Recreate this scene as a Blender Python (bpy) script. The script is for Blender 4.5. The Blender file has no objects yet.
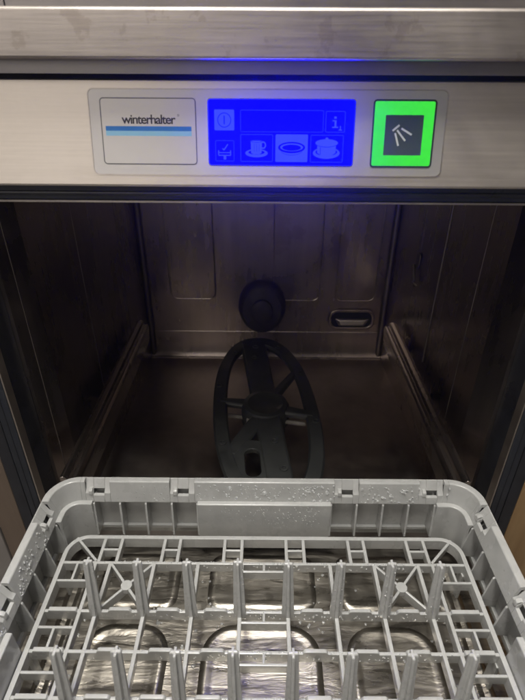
import bpy, bmesh, math, random
from mathutils import Vector, Matrix
random.seed(7)
C = bpy.context.scene.collection
S = 0.001            # everything below is written in millimetres
PI = math.pi
Z0 = 544.5           # camera height above the door plane
R = math.radians

# ------------------------------------------------------------------ materials
def nodes(name):
    m = bpy.data.materials.new(name); m.use_nodes = True
    nt = m.node_tree; b = nt.nodes['Principled BSDF']
    return m, nt, b
def N(nt, t, **kw):
    n = nt.nodes.new(t)
    for k, v in kw.items():
        if k in n.inputs: n.inputs[k].default_value = v
        else: setattr(n, k, v)
    return n
def ramp(nt, src, stops):
    r = nt.nodes.new('ShaderNodeValToRGB'); nt.links.new(src, r.inputs[0])
    e = r.color_ramp.elements
    while len(e) < len(stops): e.new(0.5)
    for el, (p, c) in zip(e, stops):
        el.position = p; el.color = (*c, 1) if len(c) == 3 else c
    return r.outputs[0]
def coords(nt, scale):
    tc = nt.nodes.new('ShaderNodeTexCoord'); mp = nt.nodes.new('ShaderNodeMapping')
    mp.inputs['Scale'].default_value = scale
    nt.links.new(tc.outputs['Object'], mp.inputs['Vector'])
    return mp.outputs[0]
def noise(nt, vec, scale, detail=4, rough=0.55, dist=0.0):
    n = nt.nodes.new('ShaderNodeTexNoise'); nt.links.new(vec, n.inputs['Vector'])
    n.inputs['Scale'].default_value = scale; n.inputs['Detail'].default_value = detail
    n.inputs['Roughness'].default_value = rough; n.inputs['Distortion'].default_value = dist
    return n.outputs['Fac']
def bump(nt, b, h, strength, dist=0.001, prev=None):
    bp = nt.nodes.new('ShaderNodeBump'); bp.inputs['Strength'].default_value = strength
    bp.inputs['Distance'].default_value = dist
    nt.links.new(h, bp.inputs['Height'])
    if prev: nt.links.new(prev, bp.inputs['Normal'])
    nt.links.new(bp.outputs[0], b.inputs['Normal']); return bp.outputs[0]
def steel(name, lo, hi, r0, r1, streak=(3, 400, 400), sb=0.12, blotch=9, bb=0.0, metallic=1.0, spot=None, stretch=(1, 1, 1)):
    m, nt, b = nodes(name)
    v1 = coords(nt, stretch); v2 = coords(nt, streak)
    big = noise(nt, v1, blotch, 5, 0.6, 0.6); fine = noise(nt, v2, 1.0, 3, 0.6)
    mx = N(nt, 'ShaderNodeMath', operation='ADD'); nt.links.new(big, mx.inputs[0])
    ms = N(nt, 'ShaderNodeMath', operation='MULTIPLY'); nt.links.new(fine, ms.inputs[0]); ms.inputs[1].default_value = 0.5
    nt.links.new(ms.outputs[0], mx.inputs[1])
    col = ramp(nt, mx.outputs[0], [(0.5, lo), (1.0, hi)])
    if spot:
        sp = noise(nt, v1, spot[0], 6, 0.65)
        f = ramp(nt, sp, [(spot[1], (1, 1, 1)), (spot[1] + (0.16 if stretch[0] != 1 else 0.03), spot[2])])
        mm = N(nt, 'ShaderNodeMix', data_type='RGBA', blend_type='MULTIPLY'); mm.inputs[0].default_value = 1
        nt.links.new(col, mm.inputs[6]); nt.links.new(f, mm.inputs[7]); col = mm.outputs[2]
    nt.links.new(col, b.inputs['Base Color'])
    rr = N(nt, 'ShaderNodeMapRange'); nt.links.new(mx.outputs[0], rr.inputs[0])
    rr.inputs[1].default_value = 0.4; rr.inputs[2].default_value = 1.1
    rr.inputs[3].default_value = r0; rr.inputs[4].default_value = r1
    nt.links.new(rr.outputs[0], b.inputs['Roughness'])
    b.inputs['Metallic'].default_value = metallic
    p = bump(nt, b, fine, sb, 0.0004)
    if bb: bump(nt, b, big, bb, 0.004, p)
    return m
def plastic(name, c0, c1, r0=0.35, r1=0.55, sc=60, bs=0.1, coat=0.0, spots=False):
    m, nt, b = nodes(name)
    v = coords(nt, (1, 1, 1)); n = noise(nt, v, sc, 5, 0.6)
    col = ramp(nt, n, [(0.3, c0), (0.7, c1)])
    nt.links.new(col, b.inputs['Base Color'])
    rr = N(nt, 'ShaderNodeMapRange'); nt.links.new(noise(nt, v, sc * 0.6, 3), rr.inputs[0])
    rr.inputs[1].default_value = 0.35; rr.inputs[2].default_value = 0.65
    rr.inputs[3].default_value = r0; rr.inputs[4].default_value = r1
    nt.links.new(rr.outputs[0], b.inputs['Roughness'])
    b.inputs['Coat Weight'].default_value = coat; b.inputs['Coat Roughness'].default_value = 0.12
    bump(nt, b, noise(nt, v, sc * 5, 3), bs, 0.0006)
    return m
def emit(name, col, s, base=(0.002, 0.002, 0.002), rough=0.4, vary=0.0):
    m, nt, b = nodes(name)
    b.inputs['Base Color'].default_value = (*base, 1); b.inputs['Roughness'].default_value = rough; b.inputs['Specular IOR Level'].default_value = 0.05
    b.inputs['Emission Color'].default_value = (*col, 1); b.inputs['Emission Strength'].default_value = s
    if vary:
        v = coords(nt, (1, 1, 1)); n = noise(nt, v, 90, 2)
        r = N(nt, 'ShaderNodeMapRange'); nt.links.new(n, r.inputs[0])
        r.inputs[3].default_value = s * (1 - vary); r.inputs[4].default_value = s * (1 + vary)
        nt.links.new(r.outputs[0], b.inputs['Emission Strength'])
    return m

M = {}
M['fascia'] = steel('brushed_steel', (0.38, 0.345, 0.32), (0.68, 0.62, 0.565), 0.34, 0.54, (14, 420, 420), 0.22, 10, spot=(38, 0.6, (0.86, 0.84, 0.82)))
M['panel'] = steel('panel_steel', (0.58, 0.53, 0.47), (0.77, 0.71, 0.64), 0.40, 0.52, (12, 400, 400), 0.08, 11, spot=(95, 0.72, (0.8, 0.76, 0.7)))
M['plate'] = steel('printed_foil', (0.56, 0.54, 0.52), (0.62, 0.60, 0.58), 0.42, 0.50, (40, 60, 60), 0.05, 20, metallic=0.75)
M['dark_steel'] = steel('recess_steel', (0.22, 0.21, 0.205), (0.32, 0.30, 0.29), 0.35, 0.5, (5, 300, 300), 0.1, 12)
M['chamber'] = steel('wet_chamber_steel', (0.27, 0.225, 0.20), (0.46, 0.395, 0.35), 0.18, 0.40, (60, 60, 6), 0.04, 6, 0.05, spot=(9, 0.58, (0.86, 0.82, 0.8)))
M['door'] = steel('wet_door_steel', (0.22, 0.205, 0.175), (0.44, 0.41, 0.355), 0.18, 0.46, (9, 120, 120), 0.34, 48, 0.22, spot=(26, 0.55, (0.8, 0.77, 0.72)), stretch=(0.45, 1.7, 1))
M['rail'] = steel('rail_steel', (0.55, 0.49, 0.43), (0.70, 0.64, 0.57), 0.34, 0.5, (60, 4, 60), 0.05, 9)
M['floor_steel'] = steel('wet_floor_steel', (0.40, 0.355, 0.31), (0.66, 0.59, 0.52), 0.26, 0.52, (40, 40, 40), 0.06, 5, 0.05)
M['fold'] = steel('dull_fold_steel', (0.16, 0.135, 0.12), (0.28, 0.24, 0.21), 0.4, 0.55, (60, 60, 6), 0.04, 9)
M['guide'] = steel('guide_steel', (0.42, 0.37, 0.33), (0.56, 0.50, 0.45), 0.2, 0.34, (60, 4, 60), 0.05, 9)
M['rack'] = plastic('grey_rack_plastic', (0.39, 0.395, 0.385), (0.46, 0.465, 0.452), 0.20, 0.40, 45, 0.22, 0.35)
M['rubber'] = plastic('black_rubber', (0.010, 0.011, 0.014), (0.022, 0.024, 0.03), 0.25, 0.5, 40, 0.1, 0.2)
M['rubber2'] = plastic('grey_black_seal', (0.014, 0.017, 0.024), (0.026, 0.03, 0.038), 0.25, 0.45, 40, 0.1, 0.2)
M['arm'] = plastic('dark_arm_plastic', (0.030, 0.032, 0.031), (0.05, 0.053, 0.05), 0.35, 0.6, 35, 0.1, 0.15)
M['pale'] = plastic('pale_plastic', (0.24, 0.22, 0.19), (0.36, 0.33, 0.29), 0.4, 0.6, 60)
M['matte'] = plastic('dull_black_plastic', (0.022, 0.019, 0.018), (0.045, 0.039, 0.036), 0.5, 0.75)
M['gap'] = plastic('black_shade', (0.004, 0.004, 0.005), (0.008, 0.008, 0.009), 0.5, 0.7)  # near-black colour stands in for shade in the slot and the grip
M['ink'] = plastic('black_ink', (0.012, 0.012, 0.02), (0.02, 0.02, 0.03), 0.5, 0.6)
M['line'] = plastic('grey_outline_ink', (0.06, 0.06, 0.065), (0.09, 0.09, 0.1), 0.4, 0.5)
M['blue1'] = plastic('mid_blue_print', (0.02, 0.20, 0.62), (0.025, 0.22, 0.66), 0.4, 0.5)
M['blue2'] = plastic('pale_blue_print', (0.30, 0.62, 0.85), (0.33, 0.65, 0.88), 0.4, 0.5)
M['lcd'] = emit('lit_blue_screen', (0.00005, 0.0, 1.0), 26, vary=0.06)
M['lcd_line'] = emit('lit_screen_line', (0.0009, 0.0016, 1.0), 22)
M['lcd_icon'] = emit('lit_screen_icon', (0.0020, 0.0033, 1.0), 22, vary=0.1)
M['lcd_dark'] = emit('dim_screen_pixel', (0.006, 0.014, 0.42), 1.5)
M['green'] = emit('lit_green_ring', (0.055, 0.82, 0.05), 1.0, vary=0.08)
M['btn'] = plastic('slate_button', (0.045, 0.06, 0.065), (0.06, 0.075, 0.08), 0.35, 0.5)
M['white'] = plastic('white_print', (0.62, 0.66, 0.64), (0.72, 0.76, 0.74), 0.4, 0.5)

def wood(name, a, b_, rot=False):
    m, nt, b = nodes(name)
    v = coords(nt, (30, 30, 2.2)); n = noise(nt, v, 1.5, 6, 0.6, 1.2)
    nt.links.new(ramp(nt, n, [(0.3, a), (0.7, b_)]), b.inputs['Base Color'])
    b.inputs['Roughness'].default_value = 0.5
    bump(nt, b, n, 0.1, 0.001); return m
M['amber'] = wood('amber_wood', (0.26, 0.155, 0.065), (0.40, 0.26, 0.125))
M['brown'] = wood('dull_brown_board', (0.13, 0.095, 0.07), (0.185, 0.14, 0.105))
M['greyboard'] = plastic('pale_grey_board', (0.22, 0.20, 0.185), (0.27, 0.25, 0.23), 0.4, 0.6, 12)
def water():
    m, nt, b = nodes('water_drop')
    b.inputs['Base Color'].default_value = (0.95, 0.97, 0.97, 1)
    b.inputs['Roughness'].default_value = 0.02; b.inputs['IOR'].default_value = 1.33
    b.inputs['Transmission Weight'].default_value = 0.7; return m  # part opaque white stands in for bright highlights on the drops
M['water'] = water()

# ------------------------------------------------------------------ mesh helpers
class MB:
    def __init__(s): s.bm = bmesh.new()
    def box(s, x0, x1, y0, y1, z0, z1, f=None):
        p = [(x0,y0,z0),(x1,y0,z0),(x1,y1,z0),(x0,y1,z0),(x0,y0,z1),(x1,y0,z1),(x1,y1,z1),(x0,y1,z1)]
        if f: p = [f(*q) for q in p]
        v = [s.bm.verts.new(q) for q in p]
        for a in [(0,3,2,1),(4,5,6,7),(0,1,5,4),(1,2,6,5),(2,3,7,6),(3,0,4,7)]: s.bm.faces.new([v[i] for i in a])
        return s
    def loft(s, rings, closed=False, caps=True):
        rr = [[s.bm.verts.new(p) for p in r] for r in rings]; n = len(rr[0])
        m = len(rr)
        for i in range(m if closed else m - 1):
            a, b = rr[i], rr[(i + 1) % m]
            for j in range(n): s.bm.faces.new([a[j], a[(j+1) % n], b[(j+1) % n], b[j]])
        if caps and not closed:
            s.bm.faces.new(rr[0][::-1]); s.bm.faces.new(rr[-1])
        return s
    def prism(s, poly, w0, w1, f):       # polygon in (u,v) extruded along w through map f
        return s.loft([[f(u, v, w0) for u, v in poly], [f(u, v, w1) for u, v in poly]])
    def frame(s, outer, inner, w0, w1, f):
        rings = []
        for (a, b), (c, d) in zip(outer, inner):
            rings.append([f(a, b, w0), f(a, b, w1), f(c, d, w1), f(c, d, w0)])
        return s.loft(rings, closed=True)
    def stroke(s, pts, w, w0, w1, f):
        for (a, b), (c, d) in zip(pts[:-1], pts[1:]):
            L = math.hypot(c - a, d - b) or 1; nx, ny = -(d - b) / L * w / 2, (c - a) / L * w / 2
            s.prism([(a+nx, b+ny), (c+nx, d+ny), (c-nx, d-ny), (a-nx, b-ny)], w0, w1, f)
        return s
    def tube(s, pts, r, n=10, closed=False):
        pts = [Vector(p) for p in pts]; rings = []; m = len(pts)
        for i, p in enumerate(pts):
            if closed: t = pts[(i+1) % m] - pts[i-1]
            else: t = pts[min(i+1, m-1)] - pts[max(i-1, 0)]
            t.normalize(); up = Vector((0, 0, 1)) if abs(t.z) < 0.9 else Vector((0, 1, 0))
            a = t.cross(up).normalized(); b = a.cross(t)
            rings.append([p + r * (math.cos(2*PI*k/n) * a + math.sin(2*PI*k/n) * b) for k in range(n)])
        return s.loft(rings, closed=closed)
    def cyl(s, c, r, h, axis='z', n=24, r2=None):
        c = Vector(c); r2 = r if r2 is None else r2; rings = []
        for q, rr in ((0, r), (h, r2)):
            ring = []
            for k in range(n):
                a = 2*PI*k/n; x, y = rr*math.cos(a), rr*math.sin(a)
                ring.append(c + {'z': Vector((x, y, q)), 'y': Vector((x, q, y)), 'x': Vector((q, x, y))}[axis])
            rings.append(ring)
        return s.loft(rings)
    def build(s, name, mat, parent=None, bevel=0, smooth=False, seg=2):
        bm = s.bm
        for v in bm.verts: v.co *= S
        bmesh.ops.recalc_face_normals(bm, faces=bm.faces)
        me = bpy.data.meshes.new(name); bm.to_mesh(me); bm.free()
        me.materials.append(mat)
        o = bpy.data.objects.new(name, me); C.objects.link(o)
        if parent:
            o.parent = parent; o.matrix_parent_inverse = parent.matrix_basis.inverted()
        if bevel:
            md = o.modifiers.new('soft_edge', 'BEVEL'); md.width = bevel * S; md.segments = seg
            md.limit_method = 'ANGLE'; md.angle_limit = R(35)
        if smooth or bevel:
            for p in me.polygons: p.use_smooth = True
            md = o.modifiers.new('weighted', 'WEIGHTED_NORMAL') if bevel else None
            if not bevel:
                try: me.set_sharp_from_angle(angle=R(40))
                except Exception: pass
        return o
def empty(name, loc, label, cat):
    o = bpy.data.objects.new(name, None); C.objects.link(o)
    o.location = Vector(loc) * S; o.empty_display_size = 0.05
    o['label'] = label; o['category'] = cat
    return o
def rrect(x0, x1, y0, y1, r, n=6):
    out = []
    for cx, cy, a0 in ((x1-r, y1-r, 0), (x0+r, y1-r, 90), (x0+r, y0+r, 180), (x1-r, y0+r, 270)):
        for k in range(n + 1):
            a = R(a0 + 90*k/n); out.append((cx + r*math.cos(a), cy + r*math.sin(a)))
    return out
def insetpoly(x0, x1, y0, y1, r, d, n=6): return rrect(x0+d, x1-d, y0+d, y1-d, max(r-d, 0.1), n)
ident = lambda x, y, z: (x, y, z)

# ================================================================== DISHWASHER
dw = empty('dishwasher', (0, 0, -100), 'stainless steel dishwasher with its door open, lit blue screen above the dark wash chamber', 'dishwasher')
# --- tilted control panel: u to the right, v down the slope, w out of it
ta = math.atan(18/78); ct, st = math.cos(ta), math.sin(ta)
def P(u, v, w): return (u, 7 - v*st - w*ct, Z0 - 17 - v*ct + w*st)
M1 = MB()
prof = [(-6, 10), (0, 10), (0, 2), (1.2, 0)]
rings = []
sec = [P(0, -0.2, -10), P(0, -0.2, -1.0), P(0, 0.8, 0), P(0, 78.4, 0), P(0, 79.4, -0.35), P(0, 80, -1.2), P(0, 80, -10)]
for u in (-330, 330): rings.append([(u, p[1], p[2]) for p in sec])
M1.loft(rings); M1.build('control_panel', M['panel'], dw)
# faint raised grime bead along the bottom edge is part of the panel steel
# recessed foil plate with a soft rounded rim
outer = rrect(-144.2, 143, 6, 71.2, 5)
pl = MB().prism(insetpoly(-144.2, 143, 6, 71.2, 5, 0.9), 0.0, 0.35, P).build('foil_plate', M['plate'], dw)
MB().frame(outer, insetpoly(-144.2, 143, 6, 71.2, 5, 0.8), -0.1, 0.75, P).build('plate_rim', M['fascia'], pl)
# brand field
br = MB().prism(insetpoly(-134.7, -57.8, 13, 62.8, 3, 0.7), 0.3, 0.6, P).build('brand_plate', M['plate'], dw)
MB().frame(rrect(-134.7, -57.8, 13, 62.8, 3), insetpoly(-134.7, -57.8, 13, 62.8, 3, 0.65), 0.3, 0.65, P).build('outline', M['line'], br)
MB().box(-131.2, -61.8, 33.9, 37.4, 0.55, 0.68, P).build('stripe', M['blue1'], br)
MB().box(-131.2, -61.8, 37.4, 41.1, 0.55, 0.68, P).build('stripe', M['blue2'], br)
def text(body, size, u, v, mat, name, parent, w=0.62, align='LEFT', spacing=1.0, sx=1.0, bold=0.0, ext=0.08, width=None):
    cu = bpy.data.curves.new(name, 'FONT'); cu.body = body; cu.size = size * S
    cu.space_character = spacing; cu.extrude = ext * S; cu.offset = bold * S; cu.align_x = align
    t = bpy.data.objects.new(name, cu); C.objects.link(t)
    bpy.context.view_layer.update()
    dg = bpy.context.evaluated_depsgraph_get()
    me = bpy.data.meshes.new_from_object(t.evaluated_get(dg)); bpy.data.objects.remove(t)
    xs = [q.co.x for q in me.vertices]; x0, x1 = min(xs), max(xs)
    k = (width*S/(x1 - x0)) if width else sx
    for q in me.vertices:
        a = ((q.co.x - x0) * k if align == 'LEFT' else q.co.x * k)
        q.co = Vector(P(u + a/S, v - q.co.y/S, w + q.co.z/S)) * S
    me.materials.clear(); me.materials.append(mat)
    o = bpy.data.objects.new(name, me); C.objects.link(o); o.parent = parent
    o.matrix_parent_inverse = parent.matrix_basis.inverted()
    return o
text('winterhalter', 9.6, -117.8, 32.0, M['ink'], 'lettering', br, w=0.66, spacing=0.87, bold=0.12, width=43.5)
MB().frame(rrect(-72.9, -71.3, 24.9, 26.5, .75), insetpoly(-72.9, -71.3, 24.9, 26.5, .75, 0.3), 0.6, 0.68, P).build('small_ring_mark', M['line'], br)
# --- display
ds = MB().prism(insetpoly(-48.6, 69.9, 13.2, 63.5, 2.6, 0.9), 0.3, 0.62, P).build('display', M['lcd'], dw)
MB().frame(rrect(-48.6, 69.9, 13.2, 63.5, 2.6), insetpoly(-48.6, 69.9, 13.2, 63.5, 2.6, 0.9), 0.3, 0.72, P).build('bezel', M['rubber2'], ds)
W0, W1 = 0.60, 0.70
def icon_frame(name, x0, x1, y0, y1, parent=ds, w=0.55):
    m = MB().frame(rrect(x0, x1, y0, y1, 1, 3), insetpoly(x0, x1, y0, y1, 1, w, 3), W0, W1, P)
    return m
def ell(cx, cy, a, b, n=32, a0=0, a1=360):
    full = (a1 - a0) >= 360
    return [(cx + a*math.cos(R(a0 + (a1-a0)*k/(n if full else n-1))), cy + b*math.sin(R(a0 + (a1-a0)*k/(n if full else n-1)))) for k in range(n)]
# on / off key
m = MB().prism(rrect(-43.2, -27.2, 21.3, 36.6, 0.8, 3), W0, W1, P); m.build('power_key', M['lcd_icon'], ds)
m = MB().frame(ell(-35.2, 29, 5.6, 5.6), ell(-35.2, 29, 4.9, 4.9), W1-.02, W1+.05, P)
m.box(-35.8, -34.7, 25.7, 32.1, W1-.02, W1+.05, P); m.build('power_symbol', M['lcd_dark'], ds)
# wide message field
icon_frame('', -22.3, 44.6, 21.4, 37.7, w=0.4).build('message_field', M['lcd_line'], ds)
# info key
icon_frame('', 46.2, 62.0, 21.9, 37.7, w=0.5).build('info_key', M['lcd_line'], ds)
m = MB().box(53.0, 55.0, 25.9, 27.5, W0, W1, P); m.box(51.8, 55.0, 28.6, 29.5, W0, W1, P); m.box(53.4, 55.0, 28.6, 34, W0, W1, P)
m.box(51.6, 56.6, 33.4, 34.3, W0, W1+.02, P); m.box(57.9, 58.7, 32.8, 36, W0, W1, P); m.box(57.0, 59.6, 35.5, 36.2, W0, W1+.02, P)
m.build('info_symbol', M['lcd_icon'], ds)
# drain / sink key
icon_frame('', -42.8, -27.4, 44, 60, w=0.45).build('drain_key', M['lcd_line'], ds)
m = MB().stroke([(-36.9, 50.2), (-35.8, 51.4), (-32.6, 47)], 0.9, W0, W1, P)
m.stroke([(-40.2, 51.6), (-40.2, 55.4), (-30.4, 55.4), (-30.4, 51.6)], 0.8, W0, W1+.01, P)
m.box(-40.2, -30.4, 53.0, 53.7, W0, W1+.03, P); m.box(-36.2, -34.0, 55.5, 58.6, W0, W1+.02, P)
m.build('drain_symbol', M['lcd_icon'], ds)
# cup key
icon_frame('', -22.3, 4.2, 39.3, 60.2, w=0.5).build('cup_key', M['lcd_line'], ds)
m = MB().frame(ell(-9.2, 53.6, 9.2, 3.2), ell(-9.2, 53.0, 6.6, 1.7), W0, W1, P)
m.prism([(-14, 44.2), (-13.6, 53.4), (-11.8, 54.5), (-6.8, 54.5), (-5.1, 53.4), (-4.7, 44.2)], W0, W1+.03, P)
m.frame(ell(-3.9, 47.5, 2.5, 2.9), ell(-3.9, 47.5, 1.5, 1.8), W0, W1+.015, P)
m.build('cup_symbol', M['lcd_icon'], ds)
m = MB().frame(ell(-9.3, 44.6, 4.5, 1.1), ell(-9.3, 44.6, 3.8, 0.7), W1, W1+.07, P)
for q in (-11.2, -9.2, -7.2): m.box(q, q+.3, 46.5, 52.5, W1, W1+.05, P)
m.build('cup_shading', M['lcd_dark'], ds)
# plate key, selected
m = MB().prism(rrect(6.2, 32.5, 39.3, 60.2, .8, 3), W0, W1, P); m.build('selected_plate_key', M['lcd_icon'], ds)
m = MB().frame(ell(19.4, 49.2, 11.0, 4.3), ell(19.4, 49.0, 9.3, 3.0), W1-.02, W1+.06, P)
m.prism(ell(19.4, 49.3, 7.6, 2.3), W1-.02, W1+.05, P)
m.build('plate_symbol', M['lcd_dark'] if False else M['lcd'], ds)
m = MB()
oo = ell(19.4, 50.6, 9.5, 4.6, 20, 20, 160); ii = ell(19.4, 50.6, 9.1, 4.0, 20, 20, 160)
m.prism(oo + ii[::-1], W1-.02, W1+.03, P); m.build('plate_shadow', M['lcd_line'], ds)
# pot key
icon_frame('', 34.6, 61.4, 39.5, 60.4, w=0.5).build('pot_key', M['lcd_line'], ds)
m = MB().frame(ell(47.8, 53.2, 11, 4.4), ell(47.8, 52.4, 8.8, 3.0), W0, W1, P)
m.prism([(40.2, 46.2), (40.2, 53.0), (43.5, 55.2), (47.8, 55.8), (52.1, 55.2), (55.4, 53.0), (55.4, 46.2)], W0, W1+.02, P)
m.prism(ell(47.8, 45.6, 9.2, 2.9), W0, W1+.05, P); m.prism(ell(47.8, 42.4, 1.3, 1.0, 12), W0, W1+.04, P)
m.build('pot_symbol', M['lcd_icon'], ds)
m = MB()
oo = ell(47.8, 45.8, 9.3, 3.1, 20, 10, 170); ii = ell(47.8, 45.8, 8.9, 2.6, 20, 10, 170)
m.prism(oo + ii[::-1], W1+.03, W1+.1, P); m.box(42.6, 43.1, 48.8, 54.5, W1, W1+.07, P)
m.build('pot_shading', M['lcd_dark'], ds)
# --- start button
sb = MB().prism(insetpoly(84.2, 133.8, 13.6, 63.6, 2.4, 1.0), 0.3, 0.66, P).build('start_button', M['green'], dw)
MB().frame(rrect(83.8, 134.2, 13.2, 64.0, 2.8), insetpoly(84.2, 133.8, 13.6, 63.6, 2.4, 0.85), 0.3, 0.95, P).build('button_bezel', M['rubber2'], sb)
MB().prism(rrect(94.2, 124.6, 24.5, 54.6, .5, 2), 0.6, 0.8, P).build('button_face', M['btn'], sb)
m = MB().stroke([(100.4, 36.2), (105.6, 31.9)], 1.5, .76, .9, P)
m.stroke([(102.6, 37.8), (105.8, 47.4)], 1.45, .76, .9, P); m.stroke([(104.0, 35.7), (111.1, 43.6)], 1.45, .76, .91, P)
m.stroke([(107.4, 34.4), (116.0, 39.1)], 1.45, .76, .92, P)
m.build('spray_symbol', M['white'], sb)

# --- strip and gap above the panel (open slot; its shade is a black sheet behind)
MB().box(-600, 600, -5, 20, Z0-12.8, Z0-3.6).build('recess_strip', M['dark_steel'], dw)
MB().box(-800, 800, 26, 40, Z0-40, Z0-0.4).build('gap_shade_sheet', M['gap'], dw)
# --- door seal frame around the opening
OT = Z0 - 111       # opening top
MB().box(-314, 314, 0, 14, OT+2.0, Z0-70).build('top_seal', M['rubber2'], dw, bevel=0.8)
MB().box(-314, 314, -3, 2, OT+6.0, OT+10).build('top_bead', M['rubber'], dw, bevel=1.5)
for s in (-1, 1):
    a, b = sorted((s*283.2, s*298)); MB().box(a, b, -2.5, 14, -150, OT+2).build('side_seal', M['rubber2'], dw, bevel=1.2)
    a, b = sorted((s*299.4, s*314)); MB().box(a, b, -1, 14, -150, OT+2).build('side_cover', M['rubber'], dw, bevel=1.2)
    a, b = sorted((s*290.2, s*291.4)); MB().box(a, b, -3.1, -2, -150, OT+2).build('seal_lip', M['rubber'], dw)
# bright steel edge round the opening
m = MB(); m.box(-283, 283, -1.2, 12, OT, OT+1.7); m.build('opening_edge', M['fascia'], dw)
for s in (-1, 1):
    a, b = sorted((s*281.3, s*283)); MB().box(a, b, -1.2, 12, -150, OT-.1).build('side_edge', M['rail'], dw)

# --- wash chamber
CF = -35; CT = OT + 6; YB = 514
def xs(y): return 263.6 - 9.6*y/514
for s in (-1, 1):
    a, b = sorted((s*281.3, s*290)); MB().box(a, b, 12.2, 44, -150, CT).build('door_reveal', M['rubber'], dw)  # front strip of the side wall, coloured black in place of shade
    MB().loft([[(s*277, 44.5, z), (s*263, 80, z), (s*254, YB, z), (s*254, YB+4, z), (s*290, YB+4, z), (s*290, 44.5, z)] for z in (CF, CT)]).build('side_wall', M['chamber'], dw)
# vertical pressed ridges in the side walls
for s, ys, zb in ((1, (261, 136, 372), 112), (-1, (389, 45, 216), 60)):
    for i, y in enumerate(ys):
        z1 = CT - 1; z0 = zb - (0 if i == 0 else 20)
        x = s * (xs(y) + 0.6)
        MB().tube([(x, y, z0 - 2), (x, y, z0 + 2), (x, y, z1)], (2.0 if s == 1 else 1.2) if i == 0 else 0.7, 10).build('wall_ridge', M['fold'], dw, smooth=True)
# back wall with a low crease and a stepped foot
m = MB()
prof = [(YB+6, CT), (YB, CT), (YB, 26), (YB-1.5, 24), (YB-2.5, 4), (YB-4, -22), (YB-14, CF-.5), (YB+6, CF-.5)]
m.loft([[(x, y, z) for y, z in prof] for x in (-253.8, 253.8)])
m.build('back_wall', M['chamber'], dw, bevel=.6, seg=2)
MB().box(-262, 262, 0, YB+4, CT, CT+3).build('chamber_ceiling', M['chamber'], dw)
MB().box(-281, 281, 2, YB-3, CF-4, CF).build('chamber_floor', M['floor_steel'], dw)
MB().tube([(-253, YB-15, CF+1.5), (0, YB-15, CF+1.5), (253, YB-15, CF+1.5)], 2.6).build('floor_weld', M['chamber'], dw, smooth=True)
# rounded uprights in the back corners
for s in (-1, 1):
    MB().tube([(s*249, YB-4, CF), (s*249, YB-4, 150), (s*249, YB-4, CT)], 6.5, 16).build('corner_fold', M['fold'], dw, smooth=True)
# pressed U grooves in the back wall
def u_groove(x0, x1, zb, r, r_=1.5):
    pts = [(x0, YB+.3, CT-2), (x0, YB+.3, zb+r)]
    for k in range(1, 7): a = R(180 + 15*k); pts.append((x0 + r + r*math.cos(a), YB-.3, zb + r + r*math.sin(a)))
    pts.append((x1 - r, YB-.3, zb))
    for k in range(1, 7): a = R(270 + 15*k); pts.append((x1 - r + r*math.cos(a), YB-.3, zb + r + r*math.sin(a)))
    pts.append((x1, YB-.3, CT-2))
    MB().tube(pts, r_, 8).build('pressed_groove', M['chamber'], dw, smooth=True)
u_groove(14, 110, 101, 14); u_groove(144, 226, 101, 14); u_groove(-200, -106, 103, 14)
# recessed grip in the back wall: frame, flat black plate for the hollow's shade, sloping sill
rc = MB().frame(rrect(133, 232, 33, 82, 20), insetpoly(133, 232, 33, 82, 20, 7), 0, 1, lambda u, v, w: (u, YB - 5*w if w else YB, v)).build('recess_frame', M['chamber'], dw, bevel=2.2, seg=3)
MB().prism(insetpoly(133, 232, 33, 82, 20, 6.5), 0, 1, lambda u, v, w: (u, YB - .8 - .6*w, v)).build('recess_shade', M['gap'], rc)
MB().loft([[(156, YB-1.5, 42), (212, YB-1.5, 42), (222, YB-1.5, 60), (146, YB-1.5, 60)], [(160, YB-8, 46), (208, YB-8, 46), (212, YB-6, 57), (156, YB-6, 57)]]).build('recess_sill', M['rail'], rc, bevel=1.5)
# round dark cap low in the middle of the back wall
m = MB()
prof = [(0, -38), (44, -38), (49, -30), (50, -4), (50, 0)]
rings = [[(-9 + rr*math.cos(2*PI*k/40), YB + y, 88 + 1.2*rr*math.sin(2*PI*k/40)) for k in range(40)] for rr, y in [(50, 1), (50, -4), (47, -16), (40, -24), (16, -27), (1, -28)]]
m.loft(rings); cap = m.build('round_cap', M['matte'], dw, smooth=True)
m = MB(); m.loft([[(-9 + rr*math.cos(2*PI*k/40), YB + y, 88 + 1.2*rr*math.sin(2*PI*k/40)) for k in range(40)] for rr, y in [(22, -25), (22, -34), (17, -37), (1, -38)]])
m.build('cap_boss', M['matte'], cap, smooth=True)
# small bracket on the right wall
br2 = MB().prism(rrect(352, 368, 235, 262, 7), 0, 1, lambda u, v, w: (xs(u) - 3*w, u, v)).build('wall_bracket', M['fold'], dw, bevel=1.5)
MB().tube([(xs(372)-4, 372, 236), (xs(352)-6, 352, 214), (xs(350)-3, 350, 206)], 3.2, 8).build('bracket_pin', M['fold'], br2, smooth=True)
# guide rails along both side walls
for s in (-1, 1):
    m = MB()
    sec = [(246, 88), (246, 109), (242, 110), (237, 106), (236.5, 99), (232, 97.5), (231, 101), (227, 97), (226, 93), (229, 60), (236, 48), (240, 50), (234, 62), (231, 90)]
    ends = []
    for y, t, dz in ((-8, 1, 0), (200, 1, 0), (396, 1, 0), (411, .86, 0)):
        ends.append([(s*(236 + (x-236)*t), y, 76 + dz + (z-76)*t) for x, z in sec])
    m.loft(ends); g = m.build('guide_rail', M['guide'], dw, bevel=1.1)
    for y in (40, 200, 360): MB().box(min(s*236, s*256), max(s*236, s*256), y, y+22, 70, 74).build('rail_bracket', M['chamber'], g, bevel=1)

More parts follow.
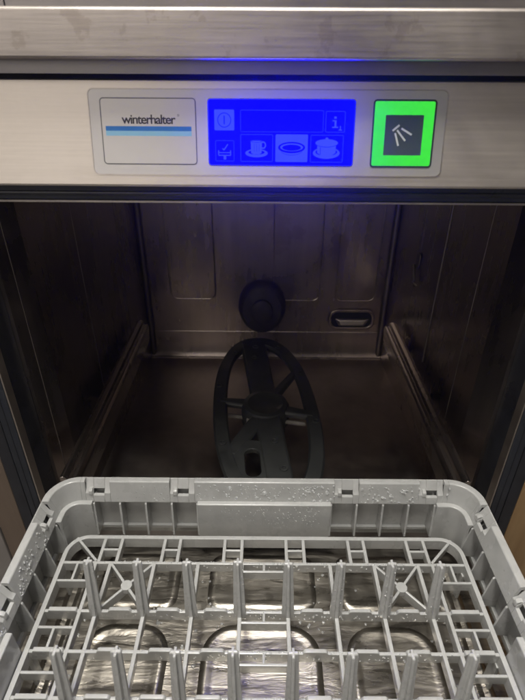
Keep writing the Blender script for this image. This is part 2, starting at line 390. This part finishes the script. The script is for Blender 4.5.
# --- oval spray arm: ring, spokes, hub, pale rinse arm beneath
AC = (0, 225); AZ = 44.5
sa = MB()
def A(x, y, z, k=R(-5)): 
    return (AC[0] + x*math.cos(k) + y*math.sin(k), AC[1] - x*math.sin(k) + y*math.cos(k), AZ + z)
NA = 72
rings = []
for i in range(NA):
    a = 2*PI*i/NA; c, s_ = math.cos(a), math.sin(a)
    ex = 0.86
    def e(ax, ay): 
        return (ax*math.copysign(abs(c)**ex, c), ay*math.copysign(abs(s_)**ex, s_))
    o1 = e(87, 230); o2 = e(63, 198); b1 = e(84, 227); b2 = e(66, 201)
    rings.append([A(o1[0], o1[1], -5), A(b1[0], b1[1], 0), A(b2[0], b2[1], 0), A(o2[0], o2[1], -5), A(b2[0]+0, b2[1], -13), A(b1[0], b1[1], -13)])
sa.loft(rings, closed=True)
arm = sa.build('spray_arm', M['arm'], dw, smooth=True)
def spoke(p, q, w0, w1, h=12, z=0.6):
    (a, b), (c, d) = p, q; L = math.hypot(c-a, d-b); nx, ny = -(d-b)/L, (c-a)/L
    m = MB(); rr = []
    for (x, y), w in ((p, w0), (q, w1)):
        rr.append([A(x + nx*u, y + ny*u, zz) for u, zz in ((-w/2, z-4), (-w/2+4, z), (w/2-4, z), (w/2, z-4), (w/2-3, z-h), (-w/2+3, z-h))])
    return m.loft(rr)
for p, q, w0, w1, z in (((0, 0), (-8, 212), 44, 52, .6), ((0, 0), (8, -212), 44, 40, .6), ((-6, 4), (-74, 20), 26, 16, 1.2), ((6, -4), (76, -30), 26, 18, 1.2),
                     ((4, 8), (60, 96), 22, 15, -.4), ((-6, -20), (-62, -110), 30, 24, -.4)):
    spoke(p, q, w0, w1, 12, z).build('arm_spoke', M['arm'], arm, bevel=1.5)
# web between lower spoke and ring with its own small opening
m = MB(); m.frame([A(x, y, 0)[:2] for x, y in rrect(-62, -2, -196, -84, 26)], [A(x, y, 0)[:2] for x, y in rrect(-40, -18, -160, -104, 11)], AZ-10, AZ-1.2, lambda u, v, w: (u, v, w))
m.build('arm_web', M['arm'], arm, bevel=1.8)
m = MB(); m.loft([[A(rr*math.cos(2*PI*k/40), rr*math.sin(2*PI*k/40), z) for k in range(40)] for rr, z in [(40, -30), (40, -4), (36, 3.4), (29, 4.6), (27, 3.2), (1, 3.4)]])
m.build('arm_hub', M['arm'], arm, smooth=True)
for x, y in ((-8, 150), (6, -92), (14, -150), (-76, 60), (72, 90), (-72, -90), (77, -50), (-4, 190), (40, 185), (-45, 170), (-62, -190), (50, -196)):
    m = MB(); m.frame([A(u, v, 0)[:2] for u, v in ell(x, y, 6, 6, 16)], [A(u, v, 0)[:2] for u, v in ell(x, y, 3.2, 3.2, 16)], AZ-1, AZ+2.6, lambda u, v, w: (u, v, w))
    m.build('nozzle', M['arm'], arm, bevel=.7)
m = MB(); k0 = R(-14)
def B(x, y, z): return A(x*math.cos(-k0) + y*math.sin(-k0), -x*math.sin(-k0) + y*math.cos(-k0), z)
m.box(-70, 70, -17, -10, -24, -17, B)
m.build('rinse_arm', M['pale'], arm, bevel=3)
for q in (((-34, -4), (-28, -36)), ((-30, -34), (-40, -58))):
    m = MB(); m.tube([A(*q[0], -12), A((q[0][0]+q[1][0])/2+3, (q[0][1]+q[1][1])/2, -10), A(*q[1], -14)], 5.2, 10); m.build('rinse_clip', M['pale'], arm, smooth=True)
MB().cyl((AC[0], AC[1], CF), 34, 45).build('arm_post', M['arm'], arm, smooth=True)

# --- open door: pressed inner sheet lying level under the rack
m = MB(); m.box(-284, 284, -560, -6, -46, 0); door = m.build('door', M['door'], dw, bevel=3)
def pad(x0, x1, y0, y1, r, h, parent=door, name='pressed_field', zb=0):
    m = MB()
    rings = []
    for d, z in ((0, zb-.5), (0.5, zb+.1), (4.0, zb+h*.7), (6, zb+h*.95), (8.5, zb+h*.95), (12.5, zb+h*.6), (16, zb+h*.5)):
        rings.append([(u, v, z) for u, v in insetpoly(x0, x1, y0, y1, r, d, 8)])
    m.loft(rings); return m.build(name, M['door'], parent, smooth=True)
for i in range(4):
    y1 = -120 - i*118
    for x0, x1 in ((-196, -100), (-66, 62), (88, 188)): pad(x0, x1, y1-104, y1, 34, 3.2)
for x0, x1 in ((-196, -100), (-66, 62), (88, 188)): pad(x0, x1, -104, -30, 16, 2.4)
for s in (-1, 1):
    a, b = sorted((s*206, s*232)); pad(a, b, -540, -36, 12, 5)
m = MB()
for k in range(-1, 2):
    pass
# ================================================================== DISH RACK
rk = empty('dish_rack', (1, -260, Z0-429.5-112), 'wet grey plastic dish rack with upright pegs pulled out on the open door', 'dish rack')
RT = Z0 - 429.5            # rim top
HX = 250; RC = 34; YC = -260
def station_list():
    """(base point, normal outward, tag, coordinate) stations along each side and corner"""
    out = []
    return out
def side_pt(side, t):
    # side 0 back (+y) t=x ; 1 right (+x) t=y from back to front ; 2 front ; 3 left
    if side == 0: return Vector((t, YC+HX, 0)), Vector((0, 1, 0))
    if side == 1: return Vector((HX, YC - t, 0)), Vector((1, 0, 0))
    if side == 2: return Vector((-t, YC-HX, 0)), Vector((0, -1, 0))
    return Vector((-HX, YC + t, 0)), Vector((-1, 0, 0))
def sweep(m, stations, prof):
    m.loft([[(p.x - n.x*d + 1, p.y - n.y*d, RT + z) for d, z in prof] for p, n in stations])
def corner_st(side, n=8):      # corner at the end (t=+) of the given side
    p0, nn = side_pt(side, HX-RC); c = p0 - nn*RC; p1, n1 = side_pt((side+1) % 4, -(HX-RC))
    out = []
    for k in range(n+1):
        a = PI/2*k/n; v = nn*math.cos(a) + n1*math.sin(a); out.append((c + v*RC, v))
    return out
FL = [(0, -7), (0, -1.6), (0.5, -0.5), (1.6, 0), (7.0, 0), (8.2, -0.5), (8.8, -1.6), (14.2, -27.5), (13.4, -28.6), (11, -28.4), (6, -5), (2.6, -5), (2.4, -7)]
NT = [(0, -9), (0, -1.6), (0.4, -1.0), (1.2, -0.9), (5.5, -5.0), (9.4, -10.2)]
NOTCH_UP = [(0, -9), (0, -1.4), (0.8, -.6), (1.8, -1.0), (7.5, -12.0), (6.0, -13.5), (3.0, -9)]
NOTCH_LO = [(8.6, -18.0), (12.4, -18.4), (14.2, -27.5), (13.4, -28.6), (11, -28.4)]
NOTCH = [(0, -9), (0, -1.4), (0.8, -.6), (1.8, -1.0), (7.5, -12.0), (11.9, -15.5), (14.2, -27.5), (13.4, -28.6), (11, -28.4), (5, -12), (3.0, -9)]
SK = [(0, -7), (2.4, -7), (2.6, -92), (0.2, -92)]
# notches: centre positions and widths per side, mirrored
notch = [-196.5, -97, 97, 196.5]
rim = MB()
HL = HX - RC
for side in range(4):
    ns = notch
    cur = -HL
    for c in ns:
        w = 14.5
        sweep(rim, [side_pt(side, cur), side_pt(side, c-w)], FL)
        # notch: solid left cheek, open slot, solid right cheek
        sl0, sl1 = c-5.5, c+7.5
        sweep(rim, [side_pt(side, c-w+.02), side_pt(side, sl0)], NOTCH)
        sweep(rim, [side_pt(side, sl0+.02), side_pt(side, sl1)], NOTCH_UP)
        sweep(rim, [side_pt(side, sl0+.04), side_pt(side, sl1-.02)], NOTCH_LO)
        sweep(rim, [side_pt(side, sl1+.02), side_pt(side, c+w-.02)], NOTCH)
        cur = c+w
    sweep(rim, [side_pt(side, cur), side_pt(side, HL)], FL)
    sweep(rim, corner_st(side), FL)
rim_o = rim.build('rim', M['rack'], rk, bevel=0.5)
for side in range(4):
    ns = notch
    for c in ns:
        m = MB(); e0 = c-9.5 if side in (0, 3) else c+4
        sweep(m, [side_pt(side, c-10.5), side_pt(side, c-6.0)], [(5, -10.5), (9.5, -10.2), (12.5, -12), (13.4, -17), (10, -17.5)])
        m.build('notch_tooth', M['rack'], rim_o, bevel=.6)
wall = MB()
for side in range(4):
    sweep(wall, [side_pt(side, -HL), side_pt(side, HL)], [(0.3, -9.2), (2.6, -9.2), (2.6, -92), (0.3, -92)])
    sweep(wall, corner_st(side), [(0.3, -9.2), (2.6, -9.2), (2.6, -92), (0.3, -92)])
wall.build('outer_wall', M['rack'], rk)
# inner skins with bright top ledge, and ribs of the open pockets between them
IN = [(13.6, -26.2), (14, -25.0), (19.2, -25.0), (20, -25.8), (21.0, -82), (18.0, -82), (16.5, -30)]
CELL = [-202.5, -171.5, -141, -110, -79.6, 79.6, 110, 141, 171.5, 202.5]
for side in range(4):
    m = MB(); sweep(m, [side_pt(side, -79), side_pt(side, 79)], IN); m.build('inner_panel', M['rack'], rk, bevel=.5)
    for c in CELL:
        m = MB(); sweep(m, [side_pt(side, c-1.1), side_pt(side, c+1.1)], [(2.7, -20), (9, -27.6), (14.4, -28.9), (15.4, -30), (21.6, -76), (2.7, -76)])
        m.build('pocket_rib', M['rack'], rk)
    st = [side_pt(side, 203.5)] + corner_st(side) + [side_pt((side+1) % 4, -203.5)]
    m = MB(); sweep(m, st, IN); m.build('corner_panel', M['rack'], rk, bevel=.5)
# bottom ledge ring under the pockets
m = MB()
allst = []
for side in range(4): allst += corner_st(side)
m.loft([[(p.x - n.x*d + 1, p.y - n.y*d, RT + z) for d, z in ((2.7, -77), (6.5, -77), (6.5, -81), (2.7, -81))] for p, n in allst], closed=True)
m.build('wall_foot', M['rack'], rk)

# --- base grid (coordinates relative to the rack centre, symmetric)
GT = Z0 - 488; BH = 12.5; BW = 4.0
def FY(F): return F - 436
grid = MB()
lev = [0.0]
def bar(x0, y0, x1, y1, w=BW, top=None, h=BH):
    lev[0] = (lev[0] + 0.011) % 0.35      # keeps crossing tops off one common plane
    t = (GT if top is None else top) + lev[0]
    L = math.hypot(x1-x0, y1-y0); nx, ny = -(y1-y0)/L, (x1-x0)/L
    rr = []
    for x, y in ((x0, y0), (x1, y1)):
        rr.append([(x + nx*u + 1, y + ny*u, z) for u, z in ((-w/2*.75, t-h), (-w/2, t-.7), (-w/2+.6, t), (w/2-.6, t), (w/2, t-.7), (w/2*.75, t-h))])
    grid.loft(rr)
# outer ring
ro = rrect(-228.5, 228.5, YC-212+0, YC+213, 24, 8); ri = insetpoly(-228.5, 228.5, YC-212, YC+213, 24, 5.0, 8)
grid.frame([(a+1, b) for a, b in ro], [(a+1, b) for a, b in ri], GT-BH-2, GT+.6, ident)
Fm = lambda F: YC - (FY(F) - YC)
rows = [353, 297, 257, 217]
ysb = [FY(F) for F in rows] + [YC] + [Fm(F) for F in rows]
for y in ysb: bar(-226, y, 226, y, 3.6, h=BH+1)
for sgn in (1, -1):
    Y = (lambda F: FY(F)) if sgn == 1 else Fm
    # end band: paired uprights with a rung between
    for a, b in ((25.5, 45.5), (97.5, 115.5), (165.5, 185.5)):
        for s in (-1, 1):
            bar(s*a, Y(386), s*a, Y(354)); bar(s*b, Y(386), s*b, Y(354)); bar(s*(a+1.5), Y(370), s*(b-1.5), Y(370), 3)
    for s in (-1, 1):
        bar(s*188, Y(355), s*219, Y(385.5), 3.2)                       # corner diagonal
        bar(s*188, Y(353), s*188, Fm(353) if sgn == 1 else FY(353)) if sgn == 1 else None
        # braced cell
        bar(s*171.5, Y(353), s*122.5, Y(297), 3); bar(s*171.5, Y(297), s*122.5, Y(353), 3)
        grid.cyl((s*147 + 1, Y(325), GT-6), 6.2, 6.9, n=10)
        # side strips
        for F in (331, 280, 238, 196):
            bar(s*189, Y(F), s*226, Y(F), 3)
        bar(s*208, Y(352), s*208, Y(332), 3); bar(s*208, Y(279), s*208, Y(258), 3); bar(s*208, Y(216), s*208, Y(197), 3)
    # rung ladder in the centre, in front of each cross bar
    for F in (343, 286, 246, 206):
        bar(-23, Y(F), 23, Y(F), 3); bar(0, Y(F+1), 0, Y(F+10), 3)
for k in (-171.5, -122.5, -73.5, -24.5, 24.5, 73.5, 122.5, 171.5):
    bar(k, FY(353), k, Fm(353), 4.2)
g_o = grid.build('base_grid', M['rack'], rk, bevel=0.35, seg=1)
# tabs on the cross bars
for F in (297, 257, 217):
    for Y in (FY(F), Fm(F)):
        for x in (-147, -98, -49, 49, 98, 147):
            MB().prism([(x-12.5, GT-1), (x-11, GT+2.6), (x-9.2, GT+3.8), (x+9.2, GT+3.8), (x+11, GT+2.6), (x+12.5, GT-1)], Y-1.9, Y+1.9, lambda u, v, w: (u+1, w, v)).build('bar_tab', M['rack'], rk, bevel=.6)
        for x in (-205, 205):
            MB().prism([(x-15, GT-1), (x-14, GT+3.0), (x+14, GT+3.0), (x+15, GT-1)], Y-2.2, Y+2.2, lambda u, v, w: (u+1, w, v)).build('bar_tab', M['rack'], rk, bevel=.6)
for x in (-226, 223):
    for F in (353, 257, 95, -1):
        MB().box(x, x+3.2, FY(F)-6, FY(F)+6, 4.6, GT-BH).build('support_foot', M['rack'], rk)
# pegs
def make_peg():
    m = MB(); h = 67; lean = 9.0
    def plus(w, t, y, z): 
        a, b = w/2, t/2
        q = [(a, -b), (a, b), (b, b), (b, a), (-b, a), (-b, b), (-a, b), (-a, -b), (-b, -b), (-b, -a), (b, -a), (b, -b)]
        return [(u, y + v, z) for u, v in q]
    st = [(13.0, 3.8, 0, -8), (12.6, 3.7, 0, 2), (10.9, 3.2, lean*.5, h*.5), (9.2, 2.8, lean*.95, h-1.5), (7.8, 2.2, lean, h)]
    m.loft([plus(*s) for s in st])
    return m.build('peg', M['rack'], None, bevel=0.7)
pg = make_peg(); first = True
pegs = []
for yi, y in enumerate((FY(297), FY(213), Fm(213), Fm(297))):
    for x in (-171.5, -122.5, -73.5, -24.5, 24.5, 73.5, 122.5, 171.5):
        o = pg if first else pg.copy()
        if not first: C.objects.link(o)
        first = False
        o.parent = rk
        o.location = Vector((x + random.uniform(-.4, .4), y - YC, GT + 0 - (Z0-429.5-112))) * S
        o.rotation_euler = (R(random.uniform(-1, 1)), R(random.uniform(-1.2, 1.2)), 0)
rk.rotation_euler = (0, 0, R(0.3))

# ================================================================== WATER DROPLETS (one uncountable mass)
tb = bmesh.new(); bmesh.ops.create_icosphere(tb, subdivisions=2, radius=1.0)
TV = [v.co.copy() for v in tb.verts]; TF = [[v.index for v in f.verts] for f in tb.faces]; tb.free()
DV, DF = [], []
def drop(p, n, r):
    n = Vector(n).normalized(); up = Vector((0, 0, 1)) if abs(n.z) < .9 else Vector((1, 0, 0))
    a = n.cross(up).normalized(); b = a.cross(n)
    p = Vector(p); ra, rb = r*random.uniform(.8, 1.25), r*random.uniform(.85, 1.3); k = len(DV)
    for v in TV: DV.append((p + a*(v.x*ra) + b*(v.y*rb) + n*(v.z*r*.62))*S)
    for f in TF: DF.append([i + k for i in f])
def on_flange(side, t, q):
    p, n = side_pt(side, t); d = 9 + (14.2-9)*q; z = -2.5 + (-27+2.5)*q
    nn = Vector((-n.x*.98, -n.y*.98, .2))
    return (p.x - n.x*d + 1, p.y - n.y*d, RT + z), nn
def free(t, ns): return all(abs(t-c) > 15.5 for c in ns)
for i in range(480):
    t = random.uniform(-HL, HL)
    if random.random() < .18: t = random.choice((-140, 60, 120)) + random.gauss(0, 30)
    if abs(t) > HL or not free(t, notch): continue
    p, n = on_flange(0, t, random.uniform(.05, .95)); drop(p, n, abs(random.gauss(0, .55)) + .5)
for s in (1, 3):
    for i in range(380):
        t = random.uniform(-HL, 60)
        if s == 3: t = -t
        if not free(t, notch): continue
        p, n = on_flange(s, t, random.uniform(.05, .95)); drop(p, n, abs(random.gauss(0, .4)) + .4)
for i in range(900):      # along the grid bars
    y = random.choice(ysb[:5]); x = random.uniform(-180, 180)
    if random.random() < .55: drop((x, y - 1.85, GT - random.uniform(1, 10)), (0, -1, .1), random.uniform(.5, 1.3))
    else: drop((x, y + random.uniform(-1, 1), GT + .35), (0, 0, 1), random.uniform(.5, 1.0))
for i in range(160):
    t = random.uniform(-66, 66); drop((t, YC + HX - 20.3, RT - random.uniform(28, 64)), (0, -1, .05), random.uniform(.4, .8))
for i in range(500):
    drop((random.uniform(-225, 225), random.uniform(-330, -50), 0.2 + random.uniform(0, .2)), (0, 0, 1), random.uniform(.8, 2.2))
for x in (-171.5, -122.5, -73.5, -24.5, 24.5, 73.5, 122.5, 171.5):
    for k in range(12):
        q = random.uniform(.05, .9); s = random.choice((-1, 1))
        drop((x + 1 + s*random.uniform(1.6, 4), FY(297) - 1.7 + 9*q, GT + 67*q), (0, -1, .1), random.uniform(.4, .8))
me = bpy.data.meshes.new('water_droplets'); me.from_pydata(DV, [], DF); me.materials.append(M['water'])
for p in me.polygons: p.use_smooth = True
wd = bpy.data.objects.new('water_droplets', me); C.objects.link(wd)
wd['kind'] = 'stuff'; wd['label'] = 'water droplets, part white in place of glints, beaded over the grey rack and the wet door'; wd['category'] = 'water droplets'

# ================================================================== COUNTER, BOARDS
ct_e = MB()
sec = [(-21, Z0+22), (-17, Z0+28), (-8, Z0+30.5), (560, Z0+30.5), (560, Z0-1), (-6, Z0-1), (-6, Z0-3.6), (-19.5, Z0-3.6), (-21, Z0-2)]
sec = [(-21, Z0+26.0), (-20.4, Z0+27.6), (-18.6, Z0+28.6), (560, Z0+28.6), (560, Z0), (-8, Z0), (-8, Z0-3.4), (-18.5, Z0-3.4), (-20.4, Z0-2.6), (-21, Z0-1)]
ct_e.loft([[(x, y, z) for y, z in sec] for x in (-900, 900)])
co = ct_e.build('steel_counter', M['fascia'], None, bevel=0.8)
co['label'] = 'brushed steel counter front with rolled edge, running straight above the dark slot'; co['category'] = 'counter'
bk = empty('back_panel', (0, 20, Z0+30), 'brownish steel cladding with one thin upright seam, above the counter edge', 'cladding')
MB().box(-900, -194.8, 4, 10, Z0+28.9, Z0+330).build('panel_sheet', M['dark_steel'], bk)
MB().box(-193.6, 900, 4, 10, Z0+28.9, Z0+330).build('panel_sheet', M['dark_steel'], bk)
def single(m, name, mat, label, cat, bevel=0, kind=None):
    o = m.build(name, mat, None, bevel=bevel)
    if kind: o['kind'] = kind
    o['label'] = label; o['category'] = cat
    return o
single(MB().box(-347, -314.8, 0, 420, -860, Z0-8), 'wooden_board', M['brown'], 'dull brown upright board between the black door seal and the pale panel on the left', 'board', 1)
single(MB().box(-900, -348.5, -2, 420, -860, Z0-8), 'cabinet_panel', M['greyboard'], 'pale grey cabinet panel at the far left edge, outside the brown board', 'cabinet', 1.5)
single(MB().box(314.8, 900, 0, 420, -860, Z0-8), 'wooden_cabinet', M['amber'], 'amber wooden cabinet side to the right of the black door seal', 'cabinet', 1)
fl = MB().box(-3000, 3000, -4000, 600, -905, -865).build('floor', M['greyboard'], None); fl['kind'] = 'structure'

# ================================================================== STEAM in the air, also standing in for lens bloom
hz = MB().box(-1100, 1100, -1500, 700, -950, 2600).build('haze', None or M['gap'], None)
hm = bpy.data.materials.new('steam_and_bloom'); hm.use_nodes = True; nt = hm.node_tree; nt.nodes.clear()
o_ = nt.nodes.new('ShaderNodeOutputMaterial'); pv = nt.nodes.new('ShaderNodeVolumePrincipled')
pv.inputs['Color'].default_value = (0.95, 0.95, 0.96, 1); pv.inputs['Density'].default_value = 0.16; pv.inputs['Anisotropy'].default_value = 0.93
nt.links.new(pv.outputs[0], o_.inputs['Volume']); hz.data.materials.clear(); hz.data.materials.append(hm)
hz['kind'] = 'stuff'; hz['label'] = 'thin steam hanging in the air, also standing in for lens bloom around the lit screen'; hz['category'] = 'steam'

# ================================================================== CAMERA, LIGHT
cam = bpy.data.cameras.new('camera'); co_ = bpy.data.objects.new('camera', cam); C.objects.link(co_)
cam.sensor_fit = 'VERTICAL'; cam.sensor_height = 36; cam.lens = 36*495/700
cam.clip_start = 0.02; cam.clip_end = 50
cam.dof.use_dof = True; cam.dof.focus_distance = 0.56; cam.dof.aperture_fstop = 9.0
co_.matrix_world = Matrix.Translation(Vector((0, -436, Z0))*S) @ Matrix.Rotation(R(0.46), 4, 'Z') @ Matrix.Rotation(R(90-30.8), 4, 'X') @ Matrix.Rotation(R(0.3), 4, 'Z')
bpy.context.scene.camera = co_
w = bpy.data.worlds.new('World'); bpy.context.scene.world = w; w.use_nodes = True
bg = w.node_tree.nodes['Background']; bg.inputs[0].default_value = (0.80, 0.74, 0.70, 1); bg.inputs[1].default_value = 0.17
def area(name, loc, tgt, sx, sy, power, col):
    l = bpy.data.lights.new(name, 'AREA'); l.shape = 'RECTANGLE'; l.size = sx; l.size_y = sy; l.energy = power; l.color = col
    o = bpy.data.objects.new(name, l); C.objects.link(o); o.location = loc
    o.rotation_euler = (Vector(tgt) - Vector(loc)).to_track_quat('-Z', 'Y').to_euler()
    return o
area('area_lamp', (-0.15, -0.32, 2.1), (0, -0.28, 0.1), 1.2, 0.3, 72, (1.0, 0.955, 0.89))  # ceiling light over the rack
area('area_lamp', (-1.1, -2.3, 1.25), (-0.1, 0, 0.4), 1.7, 1.5, 13.5, (1.0, 0.92, 0.85))  # added low fill light, unseen, set to reflect in the steel fronts
sc = bpy.context.scene
sc.view_settings.view_transform = 'Standard'; sc.view_settings.look = 'None'; sc.view_settings.exposure = 0; sc.view_settings.gamma = 1
